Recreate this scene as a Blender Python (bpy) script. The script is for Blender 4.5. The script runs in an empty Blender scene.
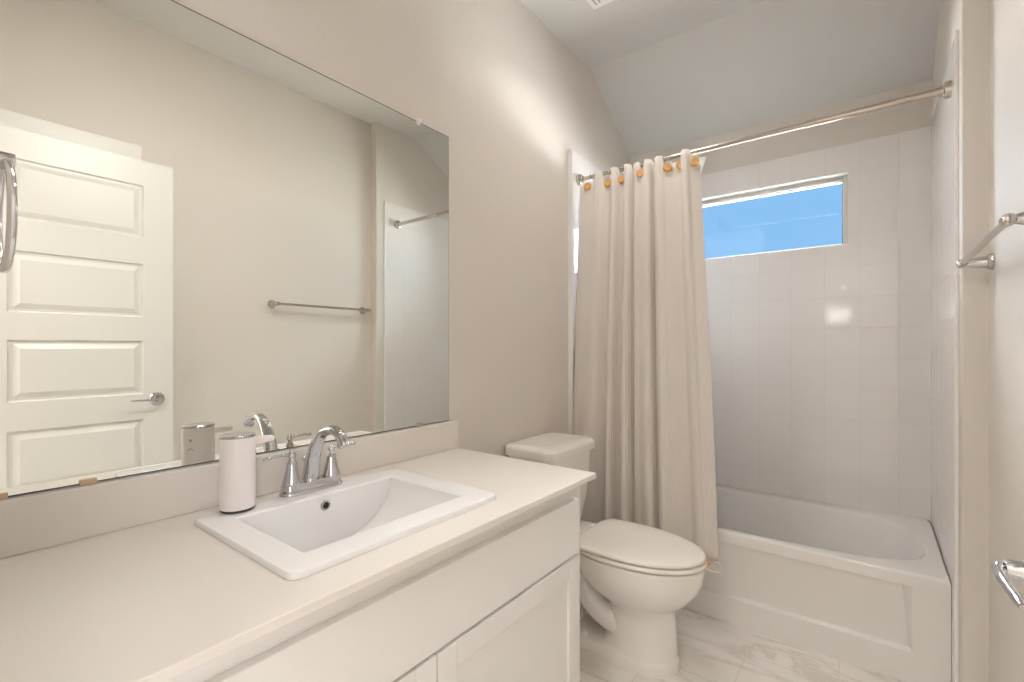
import bpy, bmesh, math, random
from mathutils import Vector, Matrix, Euler
random.seed(4)
S = bpy.context.scene
COL = S.collection
PI = math.pi

# ------------------------------------------------------------------ camera
CX, CY, CZ = 1.304, 0.0, 1.25
cd = bpy.data.cameras.new('camera')
cd.sensor_width = 36.0
cd.lens = 471.0 / 1024.0 * 36.0
cd.shift_y = 6.0 / 1024.0
cd.clip_start = 0.02
cam = bpy.data.objects.new('camera', cd)
COL.objects.link(cam)
cam.location = (CX, CY, CZ)
cam.rotation_euler = (PI / 2, 0, math.radians(37.46))
S.camera = cam

# ------------------------------------------------------------------ colour management
S.view_settings.view_transform = 'Standard'
S.view_settings.look = 'None'
S.view_settings.exposure = 0.76
S.view_settings.gamma = 1.0
S.view_settings.use_curve_mapping = False
S.cycles.max_bounces = 14
S.cycles.diffuse_bounces = 8
S.cycles.glossy_bounces = 6
S.cycles.caustics_reflective = True
S.cycles.caustics_refractive = False

# ------------------------------------------------------------------ sky
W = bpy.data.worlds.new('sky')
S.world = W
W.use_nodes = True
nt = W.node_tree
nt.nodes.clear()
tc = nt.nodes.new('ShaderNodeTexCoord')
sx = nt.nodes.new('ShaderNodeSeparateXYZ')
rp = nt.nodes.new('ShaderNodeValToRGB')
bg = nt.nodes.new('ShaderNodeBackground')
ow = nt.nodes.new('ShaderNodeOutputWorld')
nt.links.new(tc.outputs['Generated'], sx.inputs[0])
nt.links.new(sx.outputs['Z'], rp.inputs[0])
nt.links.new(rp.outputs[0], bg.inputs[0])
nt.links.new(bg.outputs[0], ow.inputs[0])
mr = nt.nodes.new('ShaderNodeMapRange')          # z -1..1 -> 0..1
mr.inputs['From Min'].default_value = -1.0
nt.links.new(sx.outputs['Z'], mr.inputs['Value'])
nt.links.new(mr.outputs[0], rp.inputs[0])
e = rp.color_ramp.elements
e[0].position = 0.42; e[0].color = (15.5, 14.6, 13.4, 1)          # ground glow added to light the sloped ceiling
e[1].position = 1.0; e[1].color = (34.0, 35.0, 36.0, 1)        # upper sky brightened beyond the visible blue to fill the alcove
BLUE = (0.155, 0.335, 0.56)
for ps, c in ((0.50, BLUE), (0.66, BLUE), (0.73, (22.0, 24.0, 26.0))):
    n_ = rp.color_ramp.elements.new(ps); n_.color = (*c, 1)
# side glow added left and right of the blue gap to light the alcove
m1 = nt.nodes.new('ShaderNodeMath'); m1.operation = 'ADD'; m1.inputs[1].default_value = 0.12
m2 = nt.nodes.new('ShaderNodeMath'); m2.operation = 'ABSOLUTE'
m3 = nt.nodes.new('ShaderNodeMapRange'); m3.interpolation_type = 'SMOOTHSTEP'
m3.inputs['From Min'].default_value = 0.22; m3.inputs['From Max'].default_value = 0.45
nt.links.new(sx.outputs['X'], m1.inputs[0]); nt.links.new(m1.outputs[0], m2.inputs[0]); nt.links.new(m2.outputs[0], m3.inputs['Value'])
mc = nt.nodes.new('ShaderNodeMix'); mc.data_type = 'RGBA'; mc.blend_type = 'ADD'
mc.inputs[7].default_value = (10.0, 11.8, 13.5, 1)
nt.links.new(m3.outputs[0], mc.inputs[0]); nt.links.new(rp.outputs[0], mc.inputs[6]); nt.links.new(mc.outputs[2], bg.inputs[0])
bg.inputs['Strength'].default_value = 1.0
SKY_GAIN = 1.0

# ------------------------------------------------------------------ hall lights, added fill included
def area(name, loc, rot, sx_, sy_, power, color, shape='RECTANGLE'):
    l = bpy.data.lights.new(name, 'AREA')
    l.shape = shape
    l.size = sx_
    l.size_y = sy_
    l.energy = power
    l.color = color
    o = bpy.data.objects.new(name, l)
    COL.objects.link(o)
    o.location = loc
    o.rotation_euler = rot
    return o
HALL_W, BACK_W, SCONCE_W, VAN_W, FAN_W = 32.0, 18.0, 0.7, 1.6, 4.6
area('hall_side_fill', (3.35, -0.86, 1.55), (0, math.radians(90), 0), 1.9, 1.3, HALL_W, (0.98, 0.98, 1.0))  # soft fill panel added at the hall end, no window there
area('hall_ceiling_fill', (1.10, -0.95, 2.84), (0, 0, 0), 0.5, 0.5, BACK_W, (1.0, 0.97, 0.94))  # unseen overhead fill, added so the hall bounces light inside
area('hall_wall_light', (0.93, -1.50, 1.68), (math.radians(90), 0, 0), 0.24, 0.16, SCONCE_W, (1.0, 0.98, 0.95))

# ------------------------------------------------------------------ materials
def mat(name, base=(0.8, 0.8, 0.8), rough=0.5, metal=0.0, spec=0.5, coat=0.0):
    m = bpy.data.materials.new(name)
    m.use_nodes = True
    b = m.node_tree.nodes['Principled BSDF']
    b.inputs['Base Color'].default_value = (*base, 1)
    b.inputs['Roughness'].default_value = rough
    b.inputs['Metallic'].default_value = metal
    b.inputs['Specular IOR Level'].default_value = spec
    b.inputs['Coat Weight'].default_value = coat
    return m

def N(m, t, **kw):
    n = m.node_tree.nodes.new(t)
    for k, v in kw.items():
        if hasattr(n, k):
            setattr(n, k, v)
        else:
            n.inputs[k].default_value = v
    return n
def L(m, a, b):
    m.node_tree.links.new(a, b)
def P(m):
    return m.node_tree.nodes['Principled BSDF']

def noise_bump(m, scale, strength, dist=0.002, detail=3.0):
    t = N(m, 'ShaderNodeTexCoord')
    n = N(m, 'ShaderNodeTexNoise', Scale=scale, Detail=detail)
    b = N(m, 'ShaderNodeBump', Strength=strength, Distance=dist)
    L(m, t.outputs['Object'], n.inputs['Vector'])
    L(m, n.outputs[0], b.inputs['Height'])
    L(m, b.outputs[0], P(m).inputs['Normal'])
    return m

WALLC = (0.70, 0.655, 0.605)
M = {}
M['wall'] = noise_bump(mat('wall_paint', WALLC, 0.55, spec=0.3), 130, 0.35, 0.003)
M['ceiling'] = noise_bump(mat('ceiling_paint', (0.67, 0.665, 0.65), 0.8, spec=0.2), 120, 0.3, 0.002)
M['trim'] = mat('trim_paint', (0.80, 0.79, 0.76), 0.35)
M['door'] = mat('door_paint', (0.73, 0.725, 0.70), 0.35)
M['cab'] = noise_bump(mat('cabinet_paint', (0.80, 0.785, 0.765), 0.35), 30, 0.03, 0.001)
M['cab_in'] = mat('cabinet_frame_paint', (0.70, 0.64, 0.57), 0.5)
M['counter'] = mat('counter_solid_surface', (0.765, 0.725, 0.685), 0.28)
M['porcelain'] = mat('porcelain', (0.87, 0.87, 0.875), 0.08, coat=0.3)
M['toilet'] = mat('toilet_porcelain', (0.82, 0.79, 0.75), 0.10, coat=0.3)
M['seat'] = mat('seat_plastic', (0.83, 0.79, 0.74), 0.18)
M['tub'] = mat('tub_acrylic', (0.80, 0.785, 0.76), 0.14, coat=0.2)
M['chrome'] = mat('chrome', (0.60, 0.60, 0.62), 0.06, 1.0)
M['ring_chrome'] = mat('bright_chrome', (0.82, 0.82, 0.83), 0.10, 1.0)
M['nickel'] = mat('brushed_nickel', (0.55, 0.50, 0.44), 0.24, 1.0)
M['steel'] = mat('satin_chrome', (0.58, 0.57, 0.56), 0.16, 1.0)
M['brass'] = mat('clip_metal', (0.55, 0.42, 0.30), 0.3, 1.0)
M['white_plastic'] = mat('white_plastic', (0.84, 0.83, 0.82), 0.3)
M['clear_plastic'] = mat('clear_plastic', (0.78, 0.76, 0.73), 0.12)
M['disp'] = mat('dispenser_white', (0.83, 0.78, 0.775), 0.32)
M['black'] = mat('dark_rubber', (0.02, 0.02, 0.022), 0.4)
M['grey_print'] = mat('grey_print', (0.40, 0.40, 0.39), 0.5)
M['hole'] = mat('dark_hole', (0.03, 0.03, 0.03), 0.6)
M['wood'] = mat('button_wood', (0.70, 0.40, 0.14), 0.45)
M['vinyl'] = mat('window_vinyl', (0.60, 0.57, 0.53), 0.4)
M['mirror'] = mat('mirror_glass', (0.90, 0.915, 0.87), 0.0, 1.0)
M['mirror_edge'] = mat('mirror_edge', (0.10, 0.10, 0.09), 0.4)
M['caulk'] = mat('bullnose_trim', (0.86, 0.86, 0.85), 0.12)
M['fan'] = mat('fan_white', (0.85, 0.84, 0.82), 0.4)

# wood grain for buttons
m = M['wood']
t = N(m, 'ShaderNodeTexCoord'); w = N(m, 'ShaderNodeTexNoise', Scale=90.0)
r = N(m, 'ShaderNodeValToRGB')
r.color_ramp.elements[0].color = (0.50, 0.24, 0.07, 1); r.color_ramp.elements[1].color = (0.86, 0.52, 0.20, 1)
L(m, t.outputs['Object'], w.inputs['Vector']); L(m, w.outputs[0], r.inputs[0]); L(m, r.outputs[0], P(m).inputs['Base Color'])

# curtain fabric: fine vertical ribs and a woven cross thread
m = M['curtain'] = mat('curtain_fabric', (0.74, 0.68, 0.62), 0.85, spec=0.15)
t = N(m, 'ShaderNodeTexCoord')
uv = N(m, 'ShaderNodeUVMap')
wv = N(m, 'ShaderNodeTexWave', wave_type='BANDS', bands_direction='X')
wv.inputs['Scale'].default_value = 48.0
wv.inputs['Distortion'].default_value = 0.6
nz = N(m, 'ShaderNodeTexNoise', Scale=260.0)
L(m, uv.outputs[0], wv.inputs['Vector']); L(m, uv.outputs[0], nz.inputs['Vector'])
ad = N(m, 'ShaderNodeMath', operation='MULTIPLY_ADD'); ad.inputs[1].default_value = 0.35
L(m, nz.outputs[0], ad.inputs[0]); L(m, wv.outputs['Fac'], ad.inputs[2])
bp = N(m, 'ShaderNodeBump', Strength=0.35, Distance=0.002)
L(m, ad.outputs[0], bp.inputs['Height']); L(m, bp.outputs[0], P(m).inputs['Normal'])
rr = N(m, 'ShaderNodeValToRGB')
rr.color_ramp.elements[0].color = (0.67, 0.625, 0.58, 1); rr.color_ramp.elements[1].color = (0.82, 0.775, 0.73, 1)
L(m, wv.outputs['Fac'], rr.inputs[0]); L(m, rr.outputs[0], P(m).inputs['Base Color'])
M['liner'] = mat('liner_vinyl', (0.86, 0.86, 0.86), 0.4)

# ceramic tile (axis = which object axis runs along the wall)
def tile_mat(name, axis, off, ztop=2.323, bw=0.157, bh=0.162):
    m = mat(name, (0.83, 0.81, 0.79), 0.06, coat=0.0)
    t = N(m, 'ShaderNodeTexCoord'); s = N(m, 'ShaderNodeSeparateXYZ'); c = N(m, 'ShaderNodeCombineXYZ')
    L(m, t.outputs['Object'], s.inputs[0])
    a1 = N(m, 'ShaderNodeMath', operation='ADD'); a1.inputs[1].default_value = -off + 20 * bw
    a2 = N(m, 'ShaderNodeMath', operation='ADD'); a2.inputs[1].default_value = -ztop + 20 * bh
    L(m, s.outputs[axis], a1.inputs[0]); L(m, s.outputs['Z'], a2.inputs[0])
    L(m, a1.outputs[0], c.inputs[0]); L(m, a2.outputs[0], c.inputs[1])
    b = N(m, 'ShaderNodeTexBrick', offset=0.0, squash=1.0)
    b.inputs['Scale'].default_value = 1.0
    b.inputs['Brick Width'].default_value = bw
    b.inputs['Row Height'].default_value = bh
    b.inputs['Mortar Size'].default_value = 0.0016
    b.inputs['Mortar Smooth'].default_value = 0.4
    b.inputs['Color1'].default_value = (0.83, 0.805, 0.785, 1)
    b.inputs['Color2'].default_value = (0.815, 0.79, 0.77, 1)
    b.inputs['Mortar'].default_value = (0.755, 0.73, 0.705, 1)
    L(m, c.outputs[0], b.inputs['Vector'])
    L(m, b.outputs['Color'], P(m).inputs['Base Color'])
    # gentle glaze waviness and grout dips
    nz = N(m, 'ShaderNodeTexNoise', Scale=7.0, Detail=1.0)
    L(m, t.outputs['Object'], nz.inputs['Vector'])
    iv = N(m, 'ShaderNodeMath', operation='MULTIPLY_ADD'); iv.inputs[1].default_value = -1.0
    L(m, b.outputs['Fac'], iv.inputs[0]); L(m, nz.outputs[0], iv.inputs[2])
    bp = N(m, 'ShaderNodeBump', Strength=0.35, Distance=0.0015)
    L(m, iv.outputs[0], bp.inputs['Height']); L(m, bp.outputs[0], P(m).inputs['Normal'])
    return m
M['tile_back'] = tile_mat('glazed_tile_back', 'X', 0.938)
M['tile_side'] = tile_mat('glazed_tile_side', 'Y', 2.205)

# marble-look floor tile
m = M['floor'] = mat('marble_floor_tile', (0.78, 0.74, 0.70), 0.22)
t = N(m, 'ShaderNodeTexCoord')
mp = N(m, 'ShaderNodeMapping'); mp.inputs['Rotation'].default_value = (0, 0, 0.55); mp.inputs['Scale'].default_value = (1.0, 3.0, 1.0)
n1 = N(m, 'ShaderNodeTexNoise', Scale=1.7, Detail=7.0); n1.inputs['Roughness'].default_value = 0.62; n1.inputs['Distortion'].default_value = 0.9
L(m, t.outputs['Object'], mp.inputs[0]); L(m, mp.outputs[0], n1.inputs['Vector'])
rv = N(m, 'ShaderNodeValToRGB')
els = rv.color_ramp.elements
els[0].position = 0.44; els[0].color = (1, 1, 1, 1)
els[1].position = 0.56; els[1].color = (1, 1, 1, 1)
x_ = els.new(0.497); x_.color = (0.55, 0.55, 0.55, 1)
x_ = els.new(0.515); x_.color = (0.9, 0.9, 0.9, 1)
L(m, n1.outputs[0], rv.inputs[0])
n2 = N(m, 'ShaderNodeTexNoise', Scale=2.2, Detail=3.0)
L(m, t.outputs['Object'], n2.inputs['Vector'])
cl = N(m, 'ShaderNodeValToRGB')
cl.color_ramp.elements[0].position = 0.3; cl.color_ramp.elements[0].color = (0.72, 0.68, 0.64, 1)
cl.color_ramp.elements[1].position = 0.65; cl.color_ramp.elements[1].color = (0.83, 0.80, 0.77, 1)
L(m, n2.outputs[0], cl.inputs[0])
mx = N(m, 'ShaderNodeMix', data_type='RGBA')
mx.inputs[6].default_value = (0.47, 0.42, 0.38, 1)
L(m, rv.outputs[0], mx.inputs[0]); L(m, cl.outputs[0], mx.inputs[7])
bk = N(m, 'ShaderNodeTexBrick', offset=0.5)
for k, v in (('Scale', 1.0), ('Brick Width', 0.61), ('Row Height', 0.305), ('Mortar Size', 0.0018), ('Mortar Smooth', 0.2)):
    bk.inputs[k].default_value = v
mp2 = N(m, 'ShaderNodeMapping'); mp2.inputs['Location'].default_value = (0.02, 0.03, 0)
L(m, t.outputs['Object'], mp2.inputs[0]); L(m, mp2.outputs[0], bk.inputs['Vector'])
mx2 = N(m, 'ShaderNodeMix', data_type='RGBA')
mx2.inputs[7].default_value = (0.66, 0.62, 0.58, 1)
L(m, bk.outputs['Fac'], mx2.inputs[0]); L(m, mx.outputs[2], mx2.inputs[6]); L(m, mx2.outputs[2], P(m).inputs['Base Color'])

# window glass: clear pane with a faint reflection
m = M['glass'] = bpy.data.materials.new('window_glass'); m.use_nodes = True
m.node_tree.nodes.clear()
o_ = N(m, 'ShaderNodeOutputMaterial'); tr = N(m, 'ShaderNodeBsdfTransparent'); gl = N(m, 'ShaderNodeBsdfGlossy'); gl.inputs['Roughness'].default_value = 0.02
fr = N(m, 'ShaderNodeFresnel'); fr.inputs[0].default_value = 1.45; ms = N(m, 'ShaderNodeMixShader')
L(m, fr.outputs[0], ms.inputs[0]); L(m, tr.outputs[0], ms.inputs[1]); L(m, gl.outputs[0], ms.inputs[2]); L(m, ms.outputs[0], o_.inputs[0])

m = M['bulb'] = mat('lit_shade_glass', (0.9, 0.9, 0.88), 0.4)
P(m).inputs['Emission Color'].default_value = (1.0, 0.90, 0.78, 1)
P(m).inputs['Emission Strength'].default_value = 5.0

# ------------------------------------------------------------------ mesh helpers
def box(bm, x0, x1, y0, y1, z0, z1, bev=0.0, seg=2):
    r = bmesh.ops.create_cube(bm, size=1.0)
    vs = r['verts']
    for v in vs:
        v.co = Vector((x0 + (v.co.x + 0.5) * (x1 - x0), y0 + (v.co.y + 0.5) * (y1 - y0), z0 + (v.co.z + 0.5) * (z1 - z0)))
    if bev > 0:
        es = list({e for v in vs for e in v.link_edges})
        bmesh.ops.bevel(bm, geom=es, offset=bev, segments=seg, profile=0.5, affect='EDGES')
    return bm

def loft(bm, rings, cap0=True, cap1=True, closed=True):
    R = [[bm.verts.new(p) for p in ring] for ring in rings]
    n = len(R[0])
    for a, b in zip(R[:-1], R[1:]):
        for i in range(n if closed else n - 1):
            j = (i + 1) % n
            try:
                bm.faces.new((a[i], a[j], b[j], b[i]))
            except ValueError:
                pass
    if cap0: bm.faces.new(list(reversed(R[0])))
    if cap1: bm.faces.new(R[-1])
    return R

def frame_of(d):
    d = d.normalized()
    u = Vector((0, 0, 1)) if abs(d.z) < 0.9 else Vector((1, 0, 0))
    a = d.cross(u).normalized()
    return a, d.cross(a).normalized()

def tube(bm, pts, rad, seg=16, flat=1.0, cap=True, closed=False):
    pts = [Vector(p) for p in pts]
    if not hasattr(rad, '__len__'): rad = [rad] * len(pts)
    n = len(pts)
    rings = []
    a = None
    for i, p in enumerate(pts):
        if closed:
            d = pts[(i + 1) % n] - pts[i - 1]
        else:
            d = pts[min(i + 1, n - 1)] - pts[max(i - 1, 0)]
        d.normalize()
        if a is None:
            a, b = frame_of(d)
        else:
            a = (a - d * a.dot(d)).normalized()
            b = d.cross(a).normalized()
        r = rad[i]
        rings.append([p + a * (r * math.cos(2 * PI * k / seg)) + b * (r * flat * math.sin(2 * PI * k / seg)) for k in range(seg)])
    if closed:
        rings.append(rings[0])
        R = [[bm.verts.new(q) for q in ring] for ring in rings[:-1]]
        for i in range(n):
            A, B = R[i], R[(i + 1) % n]
            for k in range(seg):
                j = (k + 1) % seg
                bm.faces.new((A[k], A[j], B[j], B[k]))
    else:
        loft(bm, rings, cap, cap)
    return bm

def lathe(bm, prof, origin, axis=(0, 0, 1), seg=28, cap=True):
    ax = Vector(axis).normalized()
    a, b = frame_of(ax)
    o = Vector(origin)
    rings = [[o + ax * h + a * (r * math.cos(2 * PI * k / seg)) + b * (r * math.sin(2 * PI * k / seg)) for k in range(seg)] for r, h in prof]
    loft(bm, rings, cap, cap)
    return bm

def sphere(bm, c, r, sx_=1, sy_=1, sz_=1):
    q = bmesh.ops.create_uvsphere(bm, u_segments=20, v_segments=12, radius=r)
    for v in q['verts']:
        v.co = Vector((v.co.x * sx_ + c[0], v.co.y * sy_ + c[1], v.co.z * sz_ + c[2]))
    return bm

def spline(pts, n):
    P_ = [Vector(p) for p in pts]
    P_ = [P_[0] * 2 - P_[1]] + P_ + [P_[-1] * 2 - P_[-2]]
    out = []
    m_ = len(P_) - 3
    for s in range(n + 1):
        f = s / n * m_
        i = min(int(f), m_ - 1); t_ = f - i
        a, b, c, d = P_[i:i + 4]
        out.append(0.5 * ((2 * b) + (c - a) * t_ + (2 * a - 5 * b + 4 * c - d) * t_ ** 2 + (3 * b - a - 3 * c + d) * t_ ** 3))
    return out

def rrect(x0, x1, y0, y1, z, r, k=6):
    out = []
    for cx, cy, a0 in ((x1 - r, y1 - r, 0), (x0 + r, y1 - r, 90), (x0 + r, y0 + r, 180), (x1 - r, y0 + r, 270)):
        for i in range(k + 1):
            a = math.radians(a0 + 90 * i / k)
            out.append((cx + r * math.cos(a), cy + r * math.sin(a), z))
    return out

def B():
    return bmesh.new()

def finish(bm, sharp=35, weld=True):
    if weld:
        bmesh.ops.remove_doubles(bm, verts=bm.verts, dist=1e-6)
    bmesh.ops.recalc_face_normals(bm, faces=bm.faces)
    return bm

def link(name, bm, m, parent=None, smooth=True, sharp=35, label=None, wn=True):
    finish(bm)
    if parent is not None:
        off = Vector(parent.matrix_world.translation) if parent.parent is None else None
        off = ABS[parent.name]
        bmesh.ops.translate(bm, verts=bm.verts, vec=-off)
        loc = off
    me = bpy.data.meshes.new(name)
    bm.to_mesh(me)
    bm.free()
    me.materials.append(m)
    if smooth:
        for p in me.polygons: p.use_smooth = True
        me.set_sharp_from_angle(angle=math.radians(sharp))
    o = bpy.data.objects.new(name, me)
    COL.objects.link(o)
    if parent is not None:
        o.parent = parent
        ABS[o.name] = ABS[parent.name]
    else:
        ABS[o.name] = Vector((0, 0, 0))
    if label: o['label'] = label
    if smooth and wn:
        o.modifiers.new('normals', 'WEIGHTED_NORMAL').keep_sharp = True
    return o
ABS = {}

def thing(name, loc, label, cat, group=None, kind=None):
    o = bpy.data.objects.new(name, None)
    COL.objects.link(o)
    o.location = loc
    o.empty_display_size = 0.05
    ABS[o.name] = Vector(loc)
    o['label'] = label
    o['category'] = cat
    if group: o['group'] = group
    if kind: o['kind'] = kind
    return o

def struct(name, bm, m, label, cat='wall', **kw):
    o = link(name, bm, m, **kw)
    o['kind'] = 'structure'
    o['label'] = label
    o['category'] = cat
    return o

# ------------------------------------------------------------------ room shell
XR, XA, YB, YS = 1.597, 1.535, 3.06, 2.115      # right wall, alcove right wall, back wall, stub face
ZC, YF, ZS = 2.885, 2.49, 2.55                 # flat ceiling, fold line, slope bottom
YN = 0.02                                      # inside face of the wall with the doorway
T = 0.12

b = B(); box(b, -T, XR + T, YN - T, YB + T, -0.1, 0.0); box(b, -T, 3.4, -1.6, YN - T, -0.1, 0.0)
struct('floor', b, M['floor'], 'pale marble tile floor with brown veins', 'floor', smooth=False)

XL = -0.018
b = B(); box(b, -T, XL, YN - T, YB + T, 0, ZC + T)
struct('wall_left', b, M['wall'], 'beige textured wall behind the mirror and toilet', smooth=False)
b = B(); box(b, XR, XR + T, YN - T, YS, 0, ZC + T); 
struct('wall_right', b, M['wall'], 'beige wall with the towel bar', smooth=False)
b = B(); box(b, XA, XR + T, YS, YB + T, 0, ZC + T, 0.004)
struct('wall_alcove', b, M['wall'], 'short beige wall at the right end of the bathtub', smooth=False)
WX0, WX1, WZ0, WZ1 = 0.295, 1.205, 1.79, 2.18
b = B()
box(b, XL, WX0, YB, YB + T, 0, ZC + T); box(b, WX1, XA, YB, YB + T, 0, ZC + T)
box(b, WX0, WX1, YB, YB + T, 0, WZ0); box(b, WX0, WX1, YB, YB + T, WZ1, ZC + T)
struct('wall_back', b, M['wall'], 'back wall of the tub alcove above the tile', smooth=False)
DX0, DX1, DZ = 0.76, 1.53, 2.165
b = B()
box(b, XL, DX0, YN - T, YN, 0, ZC + T); box(b, DX1, XR, YN - T, 0.115, 0, ZC + T); box(b, DX0, DX1, YN - T, YN, DZ, ZC + T)
struct('wall_front', b, M['wall'], 'beige wall with the entrance doorway and towel ring', smooth=False)
b = B(); box(b, -T, XR + T, YN - T, YF, ZC, ZC + T)
struct('ceiling', b, M['ceiling'], 'flat grey ceiling with the exhaust fan', 'ceiling', smooth=False)
b = B()
prof = [(YF, ZC), (YB, ZS), (YB, ZC + T), (YF, ZC + T)]
loft(b, [[(XL, y, z) for y, z in prof], [(XA, y, z) for y, z in prof]])
struct('ceiling_slope', b, M['ceiling'], 'sloped ceiling over the bathtub', 'ceiling', smooth=False)
# hallway outside the doorway
b = B(); box(b, -2 * T, 3.4 + T, -1.72, -1.6, 0, ZC); struct('wall_hall', b, M['wall'], 'hallway wall outside the doorway', smooth=False)
b = B(); box(b, -2 * T, -T, -1.6, YN - T, 0, ZC); struct('wall_hall_left', b, M['wall'], 'left hallway wall outside the doorway', smooth=False)
b = B(); box(b, 3.4, 3.4 + T, -1.6, YN - T, 0, ZC); box(b, XR + T, 3.4, YN - T, YN, 0, ZC); struct('wall_hall_right', b, M['wall'], 'right hallway wall outside the doorway', smooth=False)
b = B(); box(b, -2 * T, 3.4 + T, -1.72, YN - T, ZC, ZC + T); struct('ceiling_hall', b, M['ceiling'], 'hallway ceiling outside the doorway', 'ceiling', smooth=False)

# tile surround
TT = 0.008
ZT = 2.323
b = B(); box(b, XL, TT, 2.240, YB, 0, ZT, 0.002); struct('wall_tile_left', b, M['tile_side'], 'white tiled left side wall of the tub alcove', smooth=False)
b = B(); box(b, XA - TT, XA, 2.195, YB, 0, ZT, 0.002); struct('wall_tile_right', b, M['tile_side'], 'white tiled right side wall of the tub alcove', smooth=False)
b = B()
y0, y1 = YB - TT, YB
box(b, TT, WX0, y0, y1, 0, ZT); box(b, WX1, XA - TT, y0, y1, 0, ZT); box(b, WX0, WX1, y0, y1, 0, WZ0); box(b, WX0, WX1, y0, y1, WZ1, ZT)
struct('wall_tile_back', b, M['tile_back'], 'white square tiled back wall below and around the window', smooth=False)
b = B(); box(b, XL, TT + 0.002, 2.228, 2.240, 0, ZT + 0.002, 0.002); struct('trim_1', b, M['caulk'], 'white bullnose tile edge left of the shower curtain', 'trim', smooth=False)
b = B(); box(b, XA - TT - 0.002, XA, 2.183, 2.195, 0, ZT + 0.002, 0.002); struct('trim_2', b, M['caulk'], 'white bullnose tile edge beside the right wall', 'trim', smooth=False)

# baseboards
def base_prof(bm, pts_axis, lo, hi, at, sign):
    h = 0.105
    pr = [(0, 0), (0.013, 0), (0.013, h - 0.02), (0.009, h - 0.008), (0.004, h), (0, h)]
    if pts_axis == 'y':
        loft(bm, [[(at + sign * d, lo, z) for d, z in pr], [(at + sign * d, hi, z) for d, z in pr]])
    else:
        loft(bm, [[(lo, at + sign * d, z) for d, z in pr], [(hi, at + sign * d, z) for d, z in pr]])
b = B(); base_prof(b, 'y', 1.335, 2.228, XL, 1); struct('baseboard_left', b, M['trim'], 'white baseboard behind the toilet', 'baseboard', smooth=False)
b = B(); base_prof(b, 'y', 0.745, YS, XR, -1); struct('baseboard_right', b, M['trim'], 'white baseboard under the towel bar', 'baseboard', smooth=False)
b = B(); base_prof(b, 'x', XA, XR - 0.013, YS, -1); struct('baseboard_alcove', b, M['trim'], 'short white baseboard at the tub corner', 'baseboard', smooth=False)

# ------------------------------------------------------------------ window
win = thing('window_1', ((WX0 + WX1) / 2, YB + 0.05, WZ0), 'wide transom window with a blue sky view high on the tiled wall', 'window', kind='structure')
fy0, fy1 = YB + 0.045, YB + 0.10
b = B()
fw = 0.030
box(b, WX0, WX0 + fw, fy0, fy1, WZ0, WZ1, 0.003); box(b, WX1 - fw, WX1, fy0, fy1, WZ0, WZ1, 0.003)
box(b, WX0 + fw, WX1 - fw, fy0, fy1, WZ0, WZ0 + 0.018, 0.003); box(b, WX0 + fw, WX1 - fw, fy0, fy1, WZ1 - fw, WZ1, 0.003)
link('window_frame', b, M['vinyl'], win, smooth=False)
b = B()
g0 = fw; 
def ring4(bm, x0, x1, z0, z1, w, ya, yb, bev=0.001):
    box(bm, x0, x0 + w, ya, yb, z0, z1, bev); box(bm, x1 - w, x1, ya, yb, z0, z1, bev)
    box(bm, x0 + w, x1 - w, ya, yb, z0, z0 + w, bev); box(bm, x0 + w, x1 - w, ya, yb, z1 - w, z1, bev)
ring4(b, WX0 + fw, WX1 - fw, WZ0 + 0.018, WZ1 - fw, 0.004, YB + 0.062, YB + 0.078)
link('glazing_gasket', b, M['black'], win, smooth=False)
b = B(); box(b, WX0 + fw + 0.002, WX1 - fw - 0.002, YB + 0.068, YB + 0.073, WZ0 + 0.02, WZ1 - fw - 0.002)
link('pane', b, M['glass'], win, smooth=False)
b = B()
lt = 0.006
box(b, WX0, WX1, YB - TT, fy0, WZ1 - lt, WZ1, 0.001); box(b, WX0, WX1, YB - TT, fy0, WZ0, WZ0 + lt, 0.001)
box(b, WX0, WX0 + lt, YB - TT, fy0, WZ0 + lt, WZ1 - lt, 0.001); box(b, WX1 - lt, WX1, YB - TT, fy0, WZ0 + lt, WZ1 - lt, 0.001)
link('reveal_lining', b, M['caulk'], win, smooth=False)

# ------------------------------------------------------------------ doors (seen in the mirror)
def paneled_slab(bm, w, h, th, panels, rec=0.010, bevw=0.022, ins=0.016):
    """leaf in local coords: x 0..w, y 0..th (room face y=0), z 0..h; recessed panels with a raised field on the y=0 face"""
    (px0, px1), zs = panels
    xs = [0, px0, px1, w]
    zl = [0.0]
    for a, c in zs: zl += [a, c]
    zl.append(h)
    for face_y, s in ((0.0, 1), (th, -1)):
        for i in range(3):
            for j in range(len(zl) - 1):
                if i == 1 and j % 2 == 1:
                    x0, x1, z0, z1 = xs[1], xs[2], zl[j], zl[j + 1]
                    def rect(d, y): return [(x0 + d, y, z0 + d), (x1 - d, y, z0 + d), (x1 - d, y, z1 - d), (x0 + d, y, z1 - d)]
                    loft(bm, [rect(0, face_y), rect(0.006, face_y + s * rec), rect(0.006 + ins * 0.6, face_y + s * rec), rect(0.006 + ins * 0.6 + bevw, face_y + s * 0.001)], cap0=False)
                else:
                    q = [bm.verts.new((xs[a], face_y, zl[c])) for a, c in ((i, j), (i + 1, j), (i + 1, j + 1), (i, j + 1))]
                    bm.faces.new(q)
    for a, c in (((0, 0), (w, 0)), ((w, 0), (w, h)), ((w, h), (0, h)), ((0, h), (0, 0))):
        q = [bm.verts.new((a[0], 0, a[1])), bm.verts.new((c[0], 0, c[1])), bm.verts.new((c[0], th, c[1])), bm.verts.new((a[0], th, a[1]))]
        bm.faces.new(q)

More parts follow.
